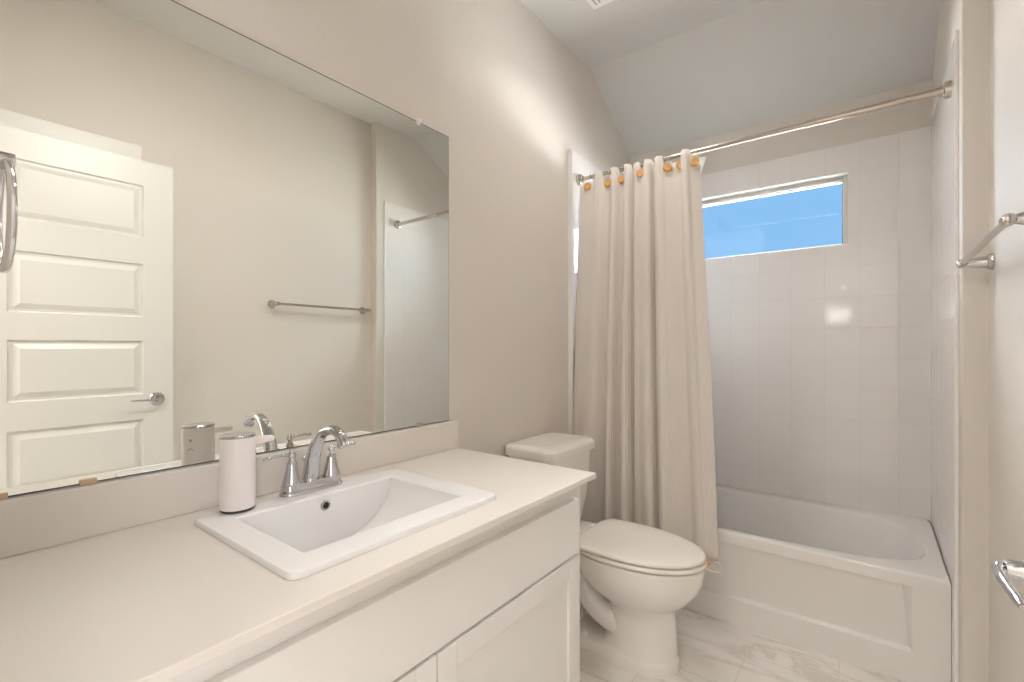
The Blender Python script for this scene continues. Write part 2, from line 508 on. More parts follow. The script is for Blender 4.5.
def add_leaf(name, label, hinge, w, h, panels, m, to_world):
    pass
LX = 1.465                                       # room face of the open leaf
PZ = [(0.27, 0.525), (0.648, 0.903), (1.023, 1.28), (1.394, 1.649), (1.775, 2.028)]
door = thing('door_1', (LX, 0.135, 0.0), 'white five-panel door standing open against the right wall', 'door', kind='structure')
b = B()
paneled_slab(b, 0.708, 2.138, 0.035, ((0.135, 0.588), [(a - 0.01, c - 0.01) for a, c in PZ]))
bmesh.ops.transform(b, matrix=Matrix(((0, 1, 0, LX), (1, 0, 0, 0.135), (0, 0, 1, 0.01), (0, 0, 0, 1))), verts=b.verts)
link('leaf', b, M['door'], door, sharp=12)
# lever set
hy, hz = 0.775, 0.996
b = B()
lathe(b, [(0.0, 0), (0.033, 0.0), (0.033, 0.004), (0.028, 0.010), (0.014, 0.012), (0.011, 0.016), (0.010, 0.040), (0.0, 0.041)], (LX, hy, hz), (-1, 0, 0))
rose = link('rose', b, M['chrome'], door)
b = B()
tube(b, spline([(LX - 0.038, hy + 0.008, hz), (LX - 0.046, hy - 0.006, hz), (LX - 0.047, hy - 0.05, hz), (LX - 0.044, hy - 0.112, hz + 0.001)], 16),
     [0.0070] + [0.0075] * 4 + [0.0062] * 6 + [0.0056] * 5 + [0.0045], 14, 0.8)
link('door_lever', b, M['chrome'], door)
b = B()
lathe(b, [(0.0, 0), (0.033, 0.0), (0.033, 0.004), (0.028, 0.010), (0.014, 0.012), (0.011, 0.016), (0.010, 0.030), (0.0, 0.031)], (LX + 0.035, hy, hz), (1, 0, 0))
tube(b, [(LX + 0.067, hy + 0.006, hz), (LX + 0.070, hy - 0.05, hz), (LX + 0.068, hy - 0.11, hz)], 0.008, 12, 0.8)
link('outer_lever', b, M['chrome'], door)
for z in (0.25, 1.05, 1.88):
    b = B(); lathe(b, [(0.006, 0), (0.006, 0.09)], (LX + 0.03, 0.128, z)); link('hinge', b, M['steel'], door)

# linen closet door with casing behind the open leaf
b = B()
cy0, cy1, ct = 0.15, 0.744, 2.255
for (a, c, z0, z1) in ((cy0, cy0 + 0.07, 0, ct - 0.075), (cy1 - 0.07, cy1, 0, ct - 0.075), (cy0, cy1, ct - 0.075, ct)):
    box(b, XR - 0.016, XR, a, c, z0, z1, 0.003)
struct('trim_3', b, M['trim'], 'white door casing on the right wall behind the open door', 'trim', smooth=False)
b = B(); box(b, XR - 0.010, XR, cy0 + 0.07, cy1 - 0.07, 0.01, ct - 0.075, 0.002)
struct('door_2', b, M['door'], 'white closet door behind the open door', 'door', smooth=False)
b = B()
for (a, c, z0, z1) in ((DX0 - 0.07, DX0 + 0.005, 0, DZ + 0.07), (DX0 + 0.005, DX1 - 0.002, DZ - 0.005, DZ + 0.07)):
    box(b, a, c, YN, YN + 0.014, z0, z1, 0.003)
struct('trim_4', b, M['trim'], 'white casing of the entrance doorway', 'trim', smooth=False)

# ------------------------------------------------------------------ mirror
MY0, MY1, MZ0, MZ1 = 0.03, 1.312, 0.962, 2.072
mir = thing('wall_mirror', (XL, (MY0 + MY1) / 2, MZ0), 'large frameless rectangular mirror on the wall above the sink', 'mirror')
b = B(); box(b, XL + 0.0005, XL + 0.0048, MY0, MY1, MZ0, MZ1); link('backing', b, M['mirror_edge'], mir, smooth=False)  # dark backing shows past the glass as the bevel's dark reflection
b = B(); box(b, XL + 0.0048, XL + 0.0062, MY0 + 0.0025, MY1 - 0.0025, MZ0 + 0.0025, MZ1 - 0.0035); link('mirror_glass', b, M['mirror'], mir, smooth=False)
for yy in (0.115, 0.245, 1.16):
    b = B(); box(b, XL, XL + 0.011, yy - 0.014, yy + 0.014, MZ0 - 0.002, MZ0 + 0.010, 0.001); link('mirror_clip', b, M['brass'], mir, label='small brown metal clip under the mirror edge', smooth=False)
b = B()
lathe(b, [(0.0, 0.0), (0.007, 0.0), (0.008, 0.004), (0.005, 0.008), (0.008, 0.012), (0.006, 0.017), (0.0, 0.018)], (XL, 1.155, MZ1 + 0.002), (1, 0, 0), 16)
box(b, XL + 0.005, XL + 0.012, 1.148, 1.162, MZ1 - 0.012, MZ1 + 0.006, 0.002)
link('mirror_clip', b, M['white_plastic'], mir, label='small clear plastic clip on the mirror top edge', smooth=False)

# vanity lamp above the mirror
vl = thing('vanity_light', (XL, 0.69, 2.52), 'three-shade wall lamp above the mirror', 'lamp')
b = B(); box(b, XL, XL + 0.022, 0.45, 0.93, 2.54, 2.64, 0.006); link('backplate', b, M['nickel'], vl, smooth=False)
tilt = math.radians(48)
ax_ = Vector((math.sin(tilt), 0, -math.cos(tilt)))
for yy in (0.52, 0.69, 0.86):
    b = B(); tube(b, spline([(XL + 0.02, yy, 2.59), (XL + 0.07, yy, 2.605), (0.085, yy, 2.60), (0.10, yy, 2.575)], 12), 0.006, 10); link('arm', b, M['nickel'], vl)
    b = B()
    lathe(b, [(0.016, 0.0), (0.022, 0.012), (0.034, 0.05), (0.052, 0.10), (0.050, 0.10), (0.032, 0.05), (0.020, 0.014), (0.014, 0.004)], (0.10, yy, 2.58), ax_); link('shade', b, M['white_plastic'], vl)
    p_ = Vector((0.10, yy, 2.58)) + ax_ * 0.09
    area('vanity_bulb', p_, (0, -tilt, 0), 0.085, 0.085, VAN_W, (1.0, 0.95, 0.90), 'DISK').data.spread = math.radians(125)

# ------------------------------------------------------------------ vanity
CT, CB = 0.852, 0.834
VY0, VY1 = YN + 0.004, 1.345
XF = 0.609
SX0, SX1, SY0, SY1 = 0.083, 0.526, 0.404, 0.961   # sink outline
ct_ = thing('countertop', (0.3, 0.69, CB), 'off-white vanity countertop around the white rectangular sink', 'countertop')
b = B()
hx0, hx1, hy0, hy1 = 0.105, 0.500, 0.425, 0.930
ri = [(hx0, hy0), (hx1, hy0), (hx1, hy1), (hx0, hy1)]
ro = [(XL, VY0), (XF, VY0), (XF, VY1), (XL, VY1)]
ev = 0.0015
def ringz(r, z, d=0.0):
    cx = (r[0][0] + r[2][0]) / 2; cy = (r[0][1] + r[2][1]) / 2
    return [(x - d if x > cx else x + d, y - d if y > cy else y + d, z) for x, y in r]
loops = [ringz(ri, CT), ringz(ro, CT, ev), ringz(ro, CT - ev), ringz(ro, CB + ev), ringz(ro, CB, ev), ringz(ri, CB), ringz(ri, CT)]
loft(b, loops, False, False)
link('slab', b, M['counter'], ct_, smooth=False)
b = B(); box(b, XL, 0.008, VY0, VY1 + 0.001, CT, 0.960, 0.003); link('backsplash', b, M['counter'], ct_, smooth=False)

cab = thing('vanity_cabinet', (0.28, 0.69, 0), 'white shaker vanity cabinet under the countertop', 'cabinet')
b = B()
CF = 0.555
CY1 = 1.335
box(b, XL, CF, VY0, VY0 + 0.018, 0.0, CB); box(b, XL, CF, CY1 - 0.018, CY1, 0.0, CB); box(b, 0.0, CF, VY0 + 0.018, CY1 - 0.018, 0.10, 0.118)
box(b, 0.0, 0.006, VY0 + 0.018, CY1 - 0.018, 0.118, CB)
link('cabinet_body', b, M['cab'], cab, smooth=False)
b = B()
box(b, CF - 0.019, CF + 0.001, VY0, CY1, 0.755, CB); box(b, CF - 0.019, CF + 0.001, VY0, VY0 + 0.04, 0.10, 0.755); box(b, CF - 0.019, CF + 0.001, CY1 - 0.04, CY1, 0.10, 0.755)
box(b, CF - 0.019, CF + 0.001, 0.65, 0.735, 0.10, 0.57); box(b, CF - 0.019, CF + 0.001, VY0 + 0.04, CY1 - 0.04, 0.57, 0.615); box(b, CF - 0.019, CF + 0.001, VY0 + 0.04, CY1 - 0.04, 0.10, 0.14)
link('face_frame', b, M['cab'], cab, smooth=False)
b = B(); box(b, 0.46, 0.478, VY0 + 0.018, CY1 - 0.018, 0, 0.10); link('toe_kick', b, M['cab'], cab, smooth=False)
XD = CF + 0.021
b = B(); box(b, CF + 0.001, XD, VY0 + 0.014, 1.290, 0.610, 0.779, 0.002); link('false_front', b, M['cab'], cab, label='flat white panel under the countertop', smooth=False)
def shaker(y0, y1, z0, z1):
    b = B(); w = 0.057
    box(b, CF + 0.001, XD, y0, y0 + w, z0, z1, 0.0015); box(b, CF + 0.001, XD, y1 - w, y1, z0, z1, 0.0015)
    box(b, CF + 0.001, XD, y0 + w, y1 - w, z0, z0 + w, 0.0015); box(b, CF + 0.001, XD, y0 + w, y1 - w, z1 - w, z1, 0.0015)
    box(b, CF + 0.003, XD - 0.009, y0 + w - 0.006, y1 - w + 0.006, z0 + w - 0.006, z1 - w + 0.006)
    return b
link('cabinet_door', shaker(VY0 + 0.014, 0.690, 0.118, 0.602), M['cab'], cab, smooth=False)
link('cabinet_door', shaker(0.694, 1.293, 0.118, 0.602), M['cab'], cab, smooth=False)

# ------------------------------------------------------------------ sink
SZ = 0.866
sink = thing('sink', (0.28, 0.69, CT), 'white rectangular drop-in sink with a curved trough basin in the countertop', 'sink')
b = B()
BX0, BX1, BY0, BY1, BD = 0.168, 0.459, 0.4645, 0.890, 0.134
NE = 40
def prof_y(i): return (BY0 + BY1) / 2 - (BY1 - BY0) / 2 * math.cos(PI * i / NE)
def prof_z(i): return SZ - 0.004 - BD * (max(0.0, math.sin(PI * i / NE)) ** 1.0)
ed = 0.004
# outer skirt
o0 = rrect(SX0, SX1, SY0, SY1, CT + 0.0004, 0.022)
o1 = rrect(SX0, SX1, SY0, SY1, SZ - 0.006, 0.022)
o2 = rrect(SX0 + 0.0018, SX1 - 0.0018, SY0 + 0.0018, SY1 - 0.0018, SZ - 0.0018, 0.021)
o3 = rrect(SX0 + 0.006, SX1 - 0.006, SY0 + 0.006, SY1 - 0.006, SZ, 0.018)
R = loft(b, [o0, o1, o2, o3], False, False)
# inner rim loop: along both long sides sampled with the trough
inner = []
for i in range(NE + 1): inner.append((BX0 - ed, prof_y(i), SZ))
inner[0] = (BX0 - ed, BY0 - ed, SZ); inner[-1] = (BX0 - ed, BY1 + ed, SZ)
fr_ = [(BX1 + ed, prof_y(i), SZ) for i in range(NE, -1, -1)]
fr_[0] = (BX1 + ed, BY1 + ed, SZ); fr_[-1] = (BX1 + ed, BY0 - ed, SZ)
inner += fr_
iv = [b.verts.new(p) for p in inner]
ie = [b.edges.new((iv[k], iv[(k + 1) % len(iv)])) for k in range(len(iv))]
oe = [b.edges.get((R[-1][k], R[-1][(k + 1) % len(R[-1])])) for k in range(len(R[-1]))]
bmesh.ops.triangle_fill(b, use_beauty=True, edges=ie + oe)
# small lip ring
lip = [(min(max(x, BX0), BX1), min(max(y, BY0), BY1), SZ - 0.004) for x, y, z in inner]
lv = [b.verts.new(p) for p in lip]
nl = len(lv)
for k in range(nl):
    try: b.faces.new((iv[k], iv[(k + 1) % nl], lv[(k + 1) % nl], lv[k]))
    except ValueError: pass
# trough
NXT = 8
grid = [[b.verts.new((BX0 + 0.012 * math.sin(PI * i / NE) + (BX1 - BX0 - 0.024 * math.sin(PI * i / NE)) * j / NXT, prof_y(i), prof_z(i))) for j in range(NXT + 1)] for i in range(NE + 1)]
for i in range(NE):
    for j in range(NXT):
        b.faces.new((grid[i][j], grid[i + 1][j], grid[i + 1][j + 1], grid[i][j + 1]))
# back and front walls between lip and trough edge
for i in range(NE):
    try: b.faces.new((lv[i], lv[i + 1], grid[i + 1][0], grid[i][0]))
    except ValueError: pass
    a, c = 2 * NE + 1 - i, 2 * NE - i
    try: b.faces.new((lv[a], lv[c], grid[i + 1][NXT], grid[i][NXT]))
    except ValueError: pass
bmesh.ops.remove_doubles(b, verts=b.verts, dist=1e-5)
link('basin', b, M['porcelain'], sink, sharp=30)
b = B()
oy, oz, ox = 0.678, 0.838, BX0 + 0.0025
lathe(b, [(0.0125, 0.0), (0.0135, 0.003), (0.012, 0.005), (0.009, 0.004), (0.0085, 0.001)], (ox, oy, oz), (1, 0, -0.08), 24, cap=False)
ov = link('overflow_ring', b, M['steel'], sink)
b = B(); lathe(b, [(0.0, 0.0), (0.009, 0.0), (0.009, 0.0015), (0, 0.0015)], (ox - 0.0005, oy, oz), (1, 0, -0.08), 20); link('overflow_hole', b, M['hole'], sink)
b = B(); lathe(b, [(0.0, 0.0), (0.026, 0.0), (0.028, 0.003), (0.022, 0.004), (0.018, 0.0015), (0.014, 0.006), (0, 0.008)], (0.313, 0.677, SZ - 0.004 - BD - 0.001)); link('drain', b, M['chrome'], sink)

# ------------------------------------------------------------------ faucet
FY, FX = 0.681, 0.103
fa = thing('faucet', (FX, FY, SZ), 'chrome two-handle faucet with an arched spout on the back of the sink', 'faucet')
b = B()
def stadium(hx, hy, z, k=10):
    out = []
    for c, a0 in ((hy - hx, 0), (-(hy - hx), 180)):
        for i in range(k + 1):
            a = math.radians(a0 + 180 * i / k)
            out.append((FX + hx * math.cos(a), FY + c + hx * math.sin(a), z))
    return out
loft(b, [stadium(0.026, 0.086, SZ), stadium(0.027, 0.087, SZ + 0.003), stadium(0.026, 0.086, SZ + 0.007), stadium(0.0235, 0.0835, SZ + 0.010), stadium(0.0225, 0.0825, SZ + 0.024), stadium(0.020, 0.080, SZ + 0.028)])
link('base_plate', b, M['chrome'], fa)
for s in (-1, 1):
    hy_ = FY + s * 0.056
    b = B()
    lathe(b, [(0.0, 0.016), (0.0240, 0.016), (0.0240, 0.031), (0.0228, 0.034), (0.0195, 0.046), (0.0150, 0.064), (0.0125, 0.078), (0.0130, 0.081), (0.0115, 0.084), (0.0075, 0.090), (0.0068, 0.095), (0.0, 0.096)], (FX, hy_, SZ), seg=28)
    hb = link('handle_bell', b, M['chrome'], fa)
    b = B()
    sphere(b, (FX, hy_, SZ + 0.102), 0.0105, sz_=0.95)
    lathe(b, [(0.006, 0.0), (0.005, 0.004), (0.0, 0.005)], (FX, hy_, SZ + 0.111), seg=14)
    tube(b, spline([(FX, hy_ + s * 0.008, SZ + 0.105), (FX + 0.002, hy_ + s * 0.03, SZ + 0.107), (FX + 0.003, hy_ + s * 0.055, SZ + 0.106), (FX + 0.004, hy_ + s * 0.074, SZ + 0.103)], 14), [0.0045] * 5 + [0.0038] * 5 + [0.0042, 0.005, 0.0055, 0.0055, 0.004], 12)
    link('handle_lever', b, M['chrome'], fa)
b = B()
sp = spline([(FX - 0.010, FY, SZ + 0.018), (FX - 0.004, FY, SZ + 0.055), (FX + 0.013, FY, SZ + 0.108), (FX + 0.048, FY, SZ + 0.155), (FX + 0.096, FY, SZ + 0.171), (FX + 0.132, FY, SZ + 0.160), (FX + 0.150, FY, SZ + 0.137)], 36)
rd = []
for i in range(37):
    f = i / 36
    rd.append(0.0235 - 0.0105 * min(1, f / 0.6) + 0.0015 * max(0, (f - 0.8) / 0.2))
tube(b, sp, rd, 22)
lathe(b, [(0.0, 0.0), (0.0155, 0.0), (0.0155, 0.007), (0.012, 0.010), (0.0, 0.010)], (FX + 0.146, FY, SZ + 0.142), (0.45, 0, -1), 22)
link('spout', b, M['chrome'], fa)
b = B(); tube(b, [(FX - 0.036, FY, SZ), (FX - 0.036, FY, SZ + 0.075)], 0.003, 10); sphere(b, (FX - 0.036, FY, SZ + 0.080), 0.0075)
link('lift_rod', b, M['chrome'], fa)

# ------------------------------------------------------------------ soap dispenser
DXc, DYc, DR = 0.108, 0.491, 0.0375
di = thing('soap_dispenser', (DXc, DYc, SZ), 'white cylindrical automatic soap dispenser standing on the sink rim', 'soap dispenser')
b = B(); lathe(b, [(0, 0), (DR - 0.003, 0.0), (DR - 0.001, 0.002), (DR - 0.001, 0.006), (0, 0.006)], (DXc, DYc, SZ), seg=40); link('base_ring', b, M['black'], di)
b = B(); lathe(b, [(0, 0.006), (DR, 0.006), (DR, 0.170), (DR - 0.001, 0.172), (0, 0.172)], (DXc, DYc, SZ), seg=48); link('housing', b, M['disp'], di)
b = B(); lathe(b, [(0, 0.1715), (DR + 0.0005, 0.1715), (DR + 0.0005, 0.1755), (DR - 0.002, 0.1775), (DR - 0.006, 0.1770), (0, 0.1765)], (DXc, DYc, SZ), seg=48); link('lid', b, M['chrome'], di)
b = B(); loft(b, [[(DXc + x * w, DYc + DR + y, SZ + z0 + (z1 - z0) * k) for x, k in ((-1, 0.15), (-0.8, 0), (0.8, 0), (1, 0.15), (1, 0.85), (0.8, 1), (-0.8, 1), (-1, 0.85))] for y, w, z0, z1 in ((-0.006, 0.010, 0.148, 0.166), (0.03, 0.009, 0.150, 0.164), (0.044, 0.0085, 0.151, 0.163), (0.046, 0.007, 0.153, 0.161))]); link('nozzle', b, M['disp'], di)
def on_cyl(ang, z, r=DR + 0.0004): return (DXc + r * math.cos(ang), DYc + r * math.sin(ang), SZ + z)
b = B()
a0 = PI + 0.80
q = [b.verts.new(on_cyl(a0 + 0.10 * math.cos(t_ * PI / 6), 0.140 + 0.004 * math.sin(t_ * PI / 6))) for t_ in range(12)]
b.faces.new(q)
for k in range(10):
    t0, t1 = PI * k / 10, PI * (k + 1) / 10
    q = [b.verts.new(on_cyl(a0 + rr_ * math.cos(t_) / DR, 0.112 + rr_ * math.sin(t_))) for rr_, t_ in ((0.006, t0), (0.006, t1), (0.008, t1), (0.008, t0))]
    b.faces.new(q)
link('button_marks', b, M['grey_print'], di)

# ------------------------------------------------------------------ towel ring on the doorway wall
TRX, TRZ, TRY = 0.405, 1.420, 0.085
tr_ = thing('towel_ring', (TRX, YN, TRZ), 'polished chrome towel ring on the wall at the left end of the countertop', 'towel ring')
b = B(); lathe(b, [(0.0, 0.0), (0.026, 0.0), (0.026, 0.006), (0.018, 0.012), (0.010, 0.030), (0.009, 0.058), (0.011, 0.062), (0.011, 0.074), (0.0, 0.076)], (TRX, YN, TRZ + 0.073), (0, 1, 0)); link('post', b, M['chrome'], tr_)
b = B(); tube(b, [(TRX + 0.069 * math.cos(2 * PI * k / 48), TRY, TRZ + 0.069 * math.sin(2 * PI * k / 48)) for k in range(48)], 0.0048, 14, closed=True); link('ring', b, M['ring_chrome'], tr_)

# ------------------------------------------------------------------ towel bar on the right wall
tb = thing('towel_bar', (XR, 1.72, 1.51), 'chrome towel bar mounted on the right wall', 'towel bar')
BXc = 1.526
for yy in (1.395, 2.04):
    b = B()
    lathe(b, [(0.0, 0.0), (0.026, 0.0), (0.026, 0.004), (0.0235, 0.007), (0.0225, 0.012), (0.0190, 0.015), (0.0175, 0.028), (0.0135, 0.048), (0.0095, 0.062), (0.0, 0.066)], (XR, yy, 1.512), (-1, 0, 0))
    sgn = 1 if yy > 1.7 else -1
    lathe(b, [(0.010, -0.014), (0.0125, -0.010), (0.0125, 0.008), (0.010, 0.011), (0.0065, 0.013), (0.0085, 0.017), (0.0085, 0.021), (0.0, 0.024)], (BXc, yy, 1.512), (0, sgn, 0), 22)
    link('post', b, M['steel'], tb)
b = B(); tube(b, [(BXc, 1.395, 1.512), (BXc, 2.04, 1.512)], 0.0078, 18); link('bar', b, M['steel'], tb)

# ------------------------------------------------------------------ toilet
TY = 1.83
to = thing('toilet', (0.40, TY, 0), 'white two-piece toilet with an elongated closed lid beside the vanity', 'toilet')
def egg(xb, xf, hw, z, n=48, pb=2.6, pf=2.0, wide=0.44, yc=TY):
    """egg outline: widest at fraction `wide` from the back"""
    xw = xb + (xf - xb) * wide
    out = []
    for k in range(n):
        a = 2 * PI * k / n
        c, s = math.cos(a), math.sin(a)
        p = pf if c >= 0 else pb
        rx = (xf - xw) if c >= 0 else (xw - xb)
        out.append((xw + rx * math.copysign(abs(c) ** (2 / p), c), yc + hw * math.copysign(abs(s) ** (2 / p), s), z))
    return out
b = B()
rings = [egg(0.175, 0.712, 0.108, 0.0, wide=0.78, pb=3.5), egg(0.175, 0.712, 0.108, 0.030, wide=0.78, pb=3.5), egg(0.185, 0.708, 0.103, 0.045, wide=0.78, pb=3.2),
         egg(0.40, 0.704, 0.101, 0.052, wide=0.58, pb=2.2), egg(0.435, 0.702, 0.100, 0.10, wide=0.50), egg(0.445, 0.698, 0.099, 0.18, wide=0.50), egg(0.44, 0.698, 0.102, 0.225, wide=0.5),
         egg(0.395, 0.722, 0.130, 0.252, wide=0.48), egg(0.345, 0.755, 0.157, 0.285, wide=0.46), egg(0.31, 0.785, 0.176, 0.325, wide=0.45), egg(0.295, 0.798, 0.184, 0.36, wide=0.45),
         egg(0.288, 0.805, 0.187, 0.405, wide=0.45), egg(0.290, 0.802, 0.185, 0.416, wide=0.45), egg(0.298, 0.794, 0.178, 0.420, wide=0.45)]
loft(b, rings)
link('bowl', b, M['toilet'], to, sharp=50)
b = B()   # rear deck that carries the tank
loft(b, [rrect(0.10, 0.36, TY - 0.085, TY + 0.085, 0.22, 0.05), rrect(0.06, 0.38, TY - 0.12, TY + 0.12, 0.30, 0.06), rrect(0.04, 0.40, TY - 0.165, TY + 0.165, 0.38, 0.06), rrect(0.04, 0.40, TY - 0.172, TY + 0.172, 0.412, 0.06), rrect(0.046, 0.394, TY - 0.166, TY + 0.166, 0.420, 0.055)])
link('deck', b, M['toilet'], to, sharp=50)
b = B()   # visible trapway winding down the side into the foot
for sg in (-1, 1):
    pth = spline([(0.285, TY + sg * 0.045, 0.37), (0.315, TY + sg * 0.050, 0.28), (0.365, TY + sg * 0.052, 0.195), (0.44, TY + sg * 0.046, 0.145), (0.50, TY + sg * 0.036, 0.128), (0.58, TY + sg * 0.018, 0.125)], 34)
    tube(b, pth, 0.052, 20)
    pth = spline([(0.315, TY + sg * 0.02, 0.34), (0.27, TY + sg * 0.025, 0.20), (0.235, TY + sg * 0.025, 0.10), (0.23, TY + sg * 0.02, 0.01)], 20)
    tube(b, pth, 0.055, 20)
link('trapway', b, M['toilet'], to, sharp=60)
for s in (-1, 1):
    b = B(); lathe(b, [(0.014, 0.0), (0.014, 0.008), (0.011, 0.016), (0.005, 0.021), (0.0, 0.022)], (0.352, TY + s * 0.080, 0.044), seg=20); link('bolt_cap', b, M['white_plastic'], to)
b = B(); loft(b, [egg(0.315, 0.796, 0.176, 0.4255, pb=3), egg(0.302, 0.809, 0.189, 0.4262, pb=3), egg(0.300, 0.811, 0.191, 0.429, pb=3), egg(0.300, 0.811, 0.191, 0.437, pb=3), egg(0.303, 0.808, 0.188, 0.4405, pb=3), egg(0.315, 0.796, 0.176, 0.441, pb=3)]); link('seat', b, M['seat'], to, sharp=60)
b = B()
lid = []
for i, (ins, z) in enumerate(((0.012, 0.4455), (0.002, 0.4462), (0.0, 0.449), (0.0, 0.456), (0.004, 0.4605), (0.015, 0.4635), (0.05, 0.4665), (0.12, 0.4685))):
    lid.append(egg(0.318 + ins, 0.807 - ins, 0.188 - ins, z, pb=5.5, wide=0.40))
loft(b, lid); link('seat_lid', b, M['seat'], to, sharp=60)
for s in (-1, 1):
    b = B(); box(b, 0.296, 0.335, TY + s * 0.075 - 0.02, TY + s * 0.075 + 0.02, 0.420, 0.452, 0.006, 3); link('seat_hinge', b, M['white_plastic'], to)
b = B()
def tankring(x1, hw, z, r=0.045, x0=0.025, TY=TY + 0.012):
    pts = rrect(x0, x1, TY - hw, TY + hw, z, r, 8)
    out = []
    for x, y, zz in pts:
        f = (x - x0) / (x1 - x0)
        out.append((x + 0.018 * f * (1 - ((y - TY) / hw) ** 2), y, zz))
    return out
loft(b, [tankring(0.195, 0.150, 0.4225, 0.05, -0.005), tankring(0.205, 0.163, 0.45, 0.05, -0.005), tankring(0.222, 0.182, 0.56, x0=-0.005), tankring(0.232, 0.186, 0.68, x0=-0.005), tankring(0.236, 0.189, 0.768, x0=-0.005)])
link('tank', b, M['toilet'], to, sharp=60)
b = B()
loft(b, [tankring(0.238, 0.192, 0.769, x0=-0.010), tankring(0.254, 0.205, 0.773, x0=-0.014), tankring(0.254, 0.205, 0.800, x0=-0.014), tankring(0.251, 0.202, 0.809, x0=-0.012), tankring(0.240, 0.193, 0.817, x0=-0.004), tankring(0.20, 0.165, 0.822, x0=0.02)])
link('tank_lid', b, M['toilet'], to, sharp=60)

# ------------------------------------------------------------------ bathtub
TX0, TX1, TY0, TY1, TZ = TT + 0.001, XA - TT - 0.001, 2.285, YB - TT - 0.001, 0.412
tub = thing('bathtub', ((TX0 + TX1) / 2, (TY0 + TY1) / 2, 0), 'white built-in bathtub with a panelled apron below the window', 'bathtub')
def sup(cx, cy, hx, hy, n, z, k=96):
    out = []
    for i in range(k):
        a = 2 * PI * i / k + 1e-4
        c, s = math.cos(a), math.sin(a)
        # equal-angle ray on a superellipse
        r = (abs(c / hx) ** n + abs(s / hy) ** n) ** (-1.0 / n)
        out.append((cx + r * c, cy + r * s, z))
    return out
mx_, my_ = (TX0 + TX1) / 2, (TY0 + TY1) / 2
hx_, hy_ = (TX1 - TX0) / 2, (TY1 - TY0) / 2
def rect_ring(z, d=0.0, k=96):
    out = []
    ca = math.atan2(hy_, hx_)
    for i in range(k):
        a = 2 * PI * i / k + 1e-4
        for q in (ca, PI - ca, PI + ca, 2 * PI - ca):
            if abs(a - q) < PI / k: a = q
        c, s = math.cos(a), math.sin(a)
        r = 1.0 / max(abs(c) / (hx_ - d), abs(s) / (hy_ - d))
        out.append((mx_ + r * c, my_ + r * s, z))
    return out
b = B()
yc = my_ - 0.012
loft(b, [rect_ring(TZ - 0.05), rect_ring(TZ - 0.012), rect_ring(TZ - 0.003, 0.003), rect_ring(TZ, 0.010),
         sup(mx_, yc, hx_ - 0.042, hy_ - 0.055, 3.6, TZ - 0.001), sup(mx_, yc, hx_ - 0.050, hy_ - 0.063, 3.6, TZ - 0.005), sup(mx_, yc, hx_ - 0.057, hy_ - 0.070, 3.6, TZ - 0.022),
         sup(mx_ - 0.01, yc, hx_ - 0.105, hy_ - 0.095, 3.5, TZ - 0.10), sup(mx_ - 0.03, yc, hx_ - 0.15, hy_ - 0.115, 3.3, 0.20), sup(mx_ - 0.05, yc, hx_ - 0.205, hy_ - 0.145, 3.2, 0.115),
         sup(mx_ - 0.06, yc, hx_ - 0.26, hy_ - 0.185, 3.0, 0.085), sup(mx_ - 0.06, yc, hx_ - 0.40, hy_ - 0.26, 2.6, 0.078)], False, True)
link('basin', b, M['tub'], tub, sharp=50)
b = B()   # apron: frame face, ledge, and panel leaning back toward its foot
ya = TY0 + 0.004
ax0, ax1, az0, az1 = TX0, TX1, 0.0, TZ - 0.014
px0, px1, pz0, pz1 = 0.115, 1.42, 0.115, 0.372
def q4(pts):
    b.faces.new([b.verts.new(p) for p in pts])
of = [(ax0, ya, az0), (ax1, ya, az0), (ax1, ya, az1), (ax0, ya, az1)]
inn = [(px0, ya, pz0), (px1, ya, pz0), (px1, ya, pz1), (px0, ya, pz1)]
dp = 0.028
pan = [(px0 + 0.006, ya + dp, pz0 + 0.006), (px1 - 0.006, ya + dp, pz0 + 0.006), (px1 - 0.03, ya + 0.002, pz1 - 0.004), (px0 + 0.03, ya + 0.002, pz1 - 0.004)]
back = [(x, ya + 0.04, z) for x, y, z in of]
loft(b, [back, of, inn, pan], True, True)
link('apron', b, M['tub'], tub, sharp=20)

# ------------------------------------------------------------------ shower rod and curtain
RY, RZ = 2.297, 2.175
rod = thing('shower_rod', (0.77, RY, RZ), 'brushed nickel shower rod spanning the tub alcove', 'shower rod')
b = B(); tube(b, [(0.02, RY, RZ), (1.10, RY, RZ)], 0.0105, 20); link('inner_tube', b, M['nickel'], rod)
b = B(); lathe(b, [(0.0105, 0.0), (0.0128, 0.0), (0.0128, 0.32), (0.0128, 0.40), (0.0145, 0.405), (0.0145, 0.43)], (1.08, RY, RZ), (1, 0, 0), 24); link('outer_tube', b, M['nickel'], rod)
for xw, s in ((TT, 1), (XA - TT, -1)):
    b = B(); lathe(b, [(0.0, 0.0), (0.030, 0.0), (0.030, 0.010), (0.028, 0.018), (0.019, 0.021), (0.018, 0.024), (0.0175, 0.032), (0.0, 0.033)], (xw, RY, RZ), (s, 0, 0), 28); link('flange', b, M['nickel'], rod)

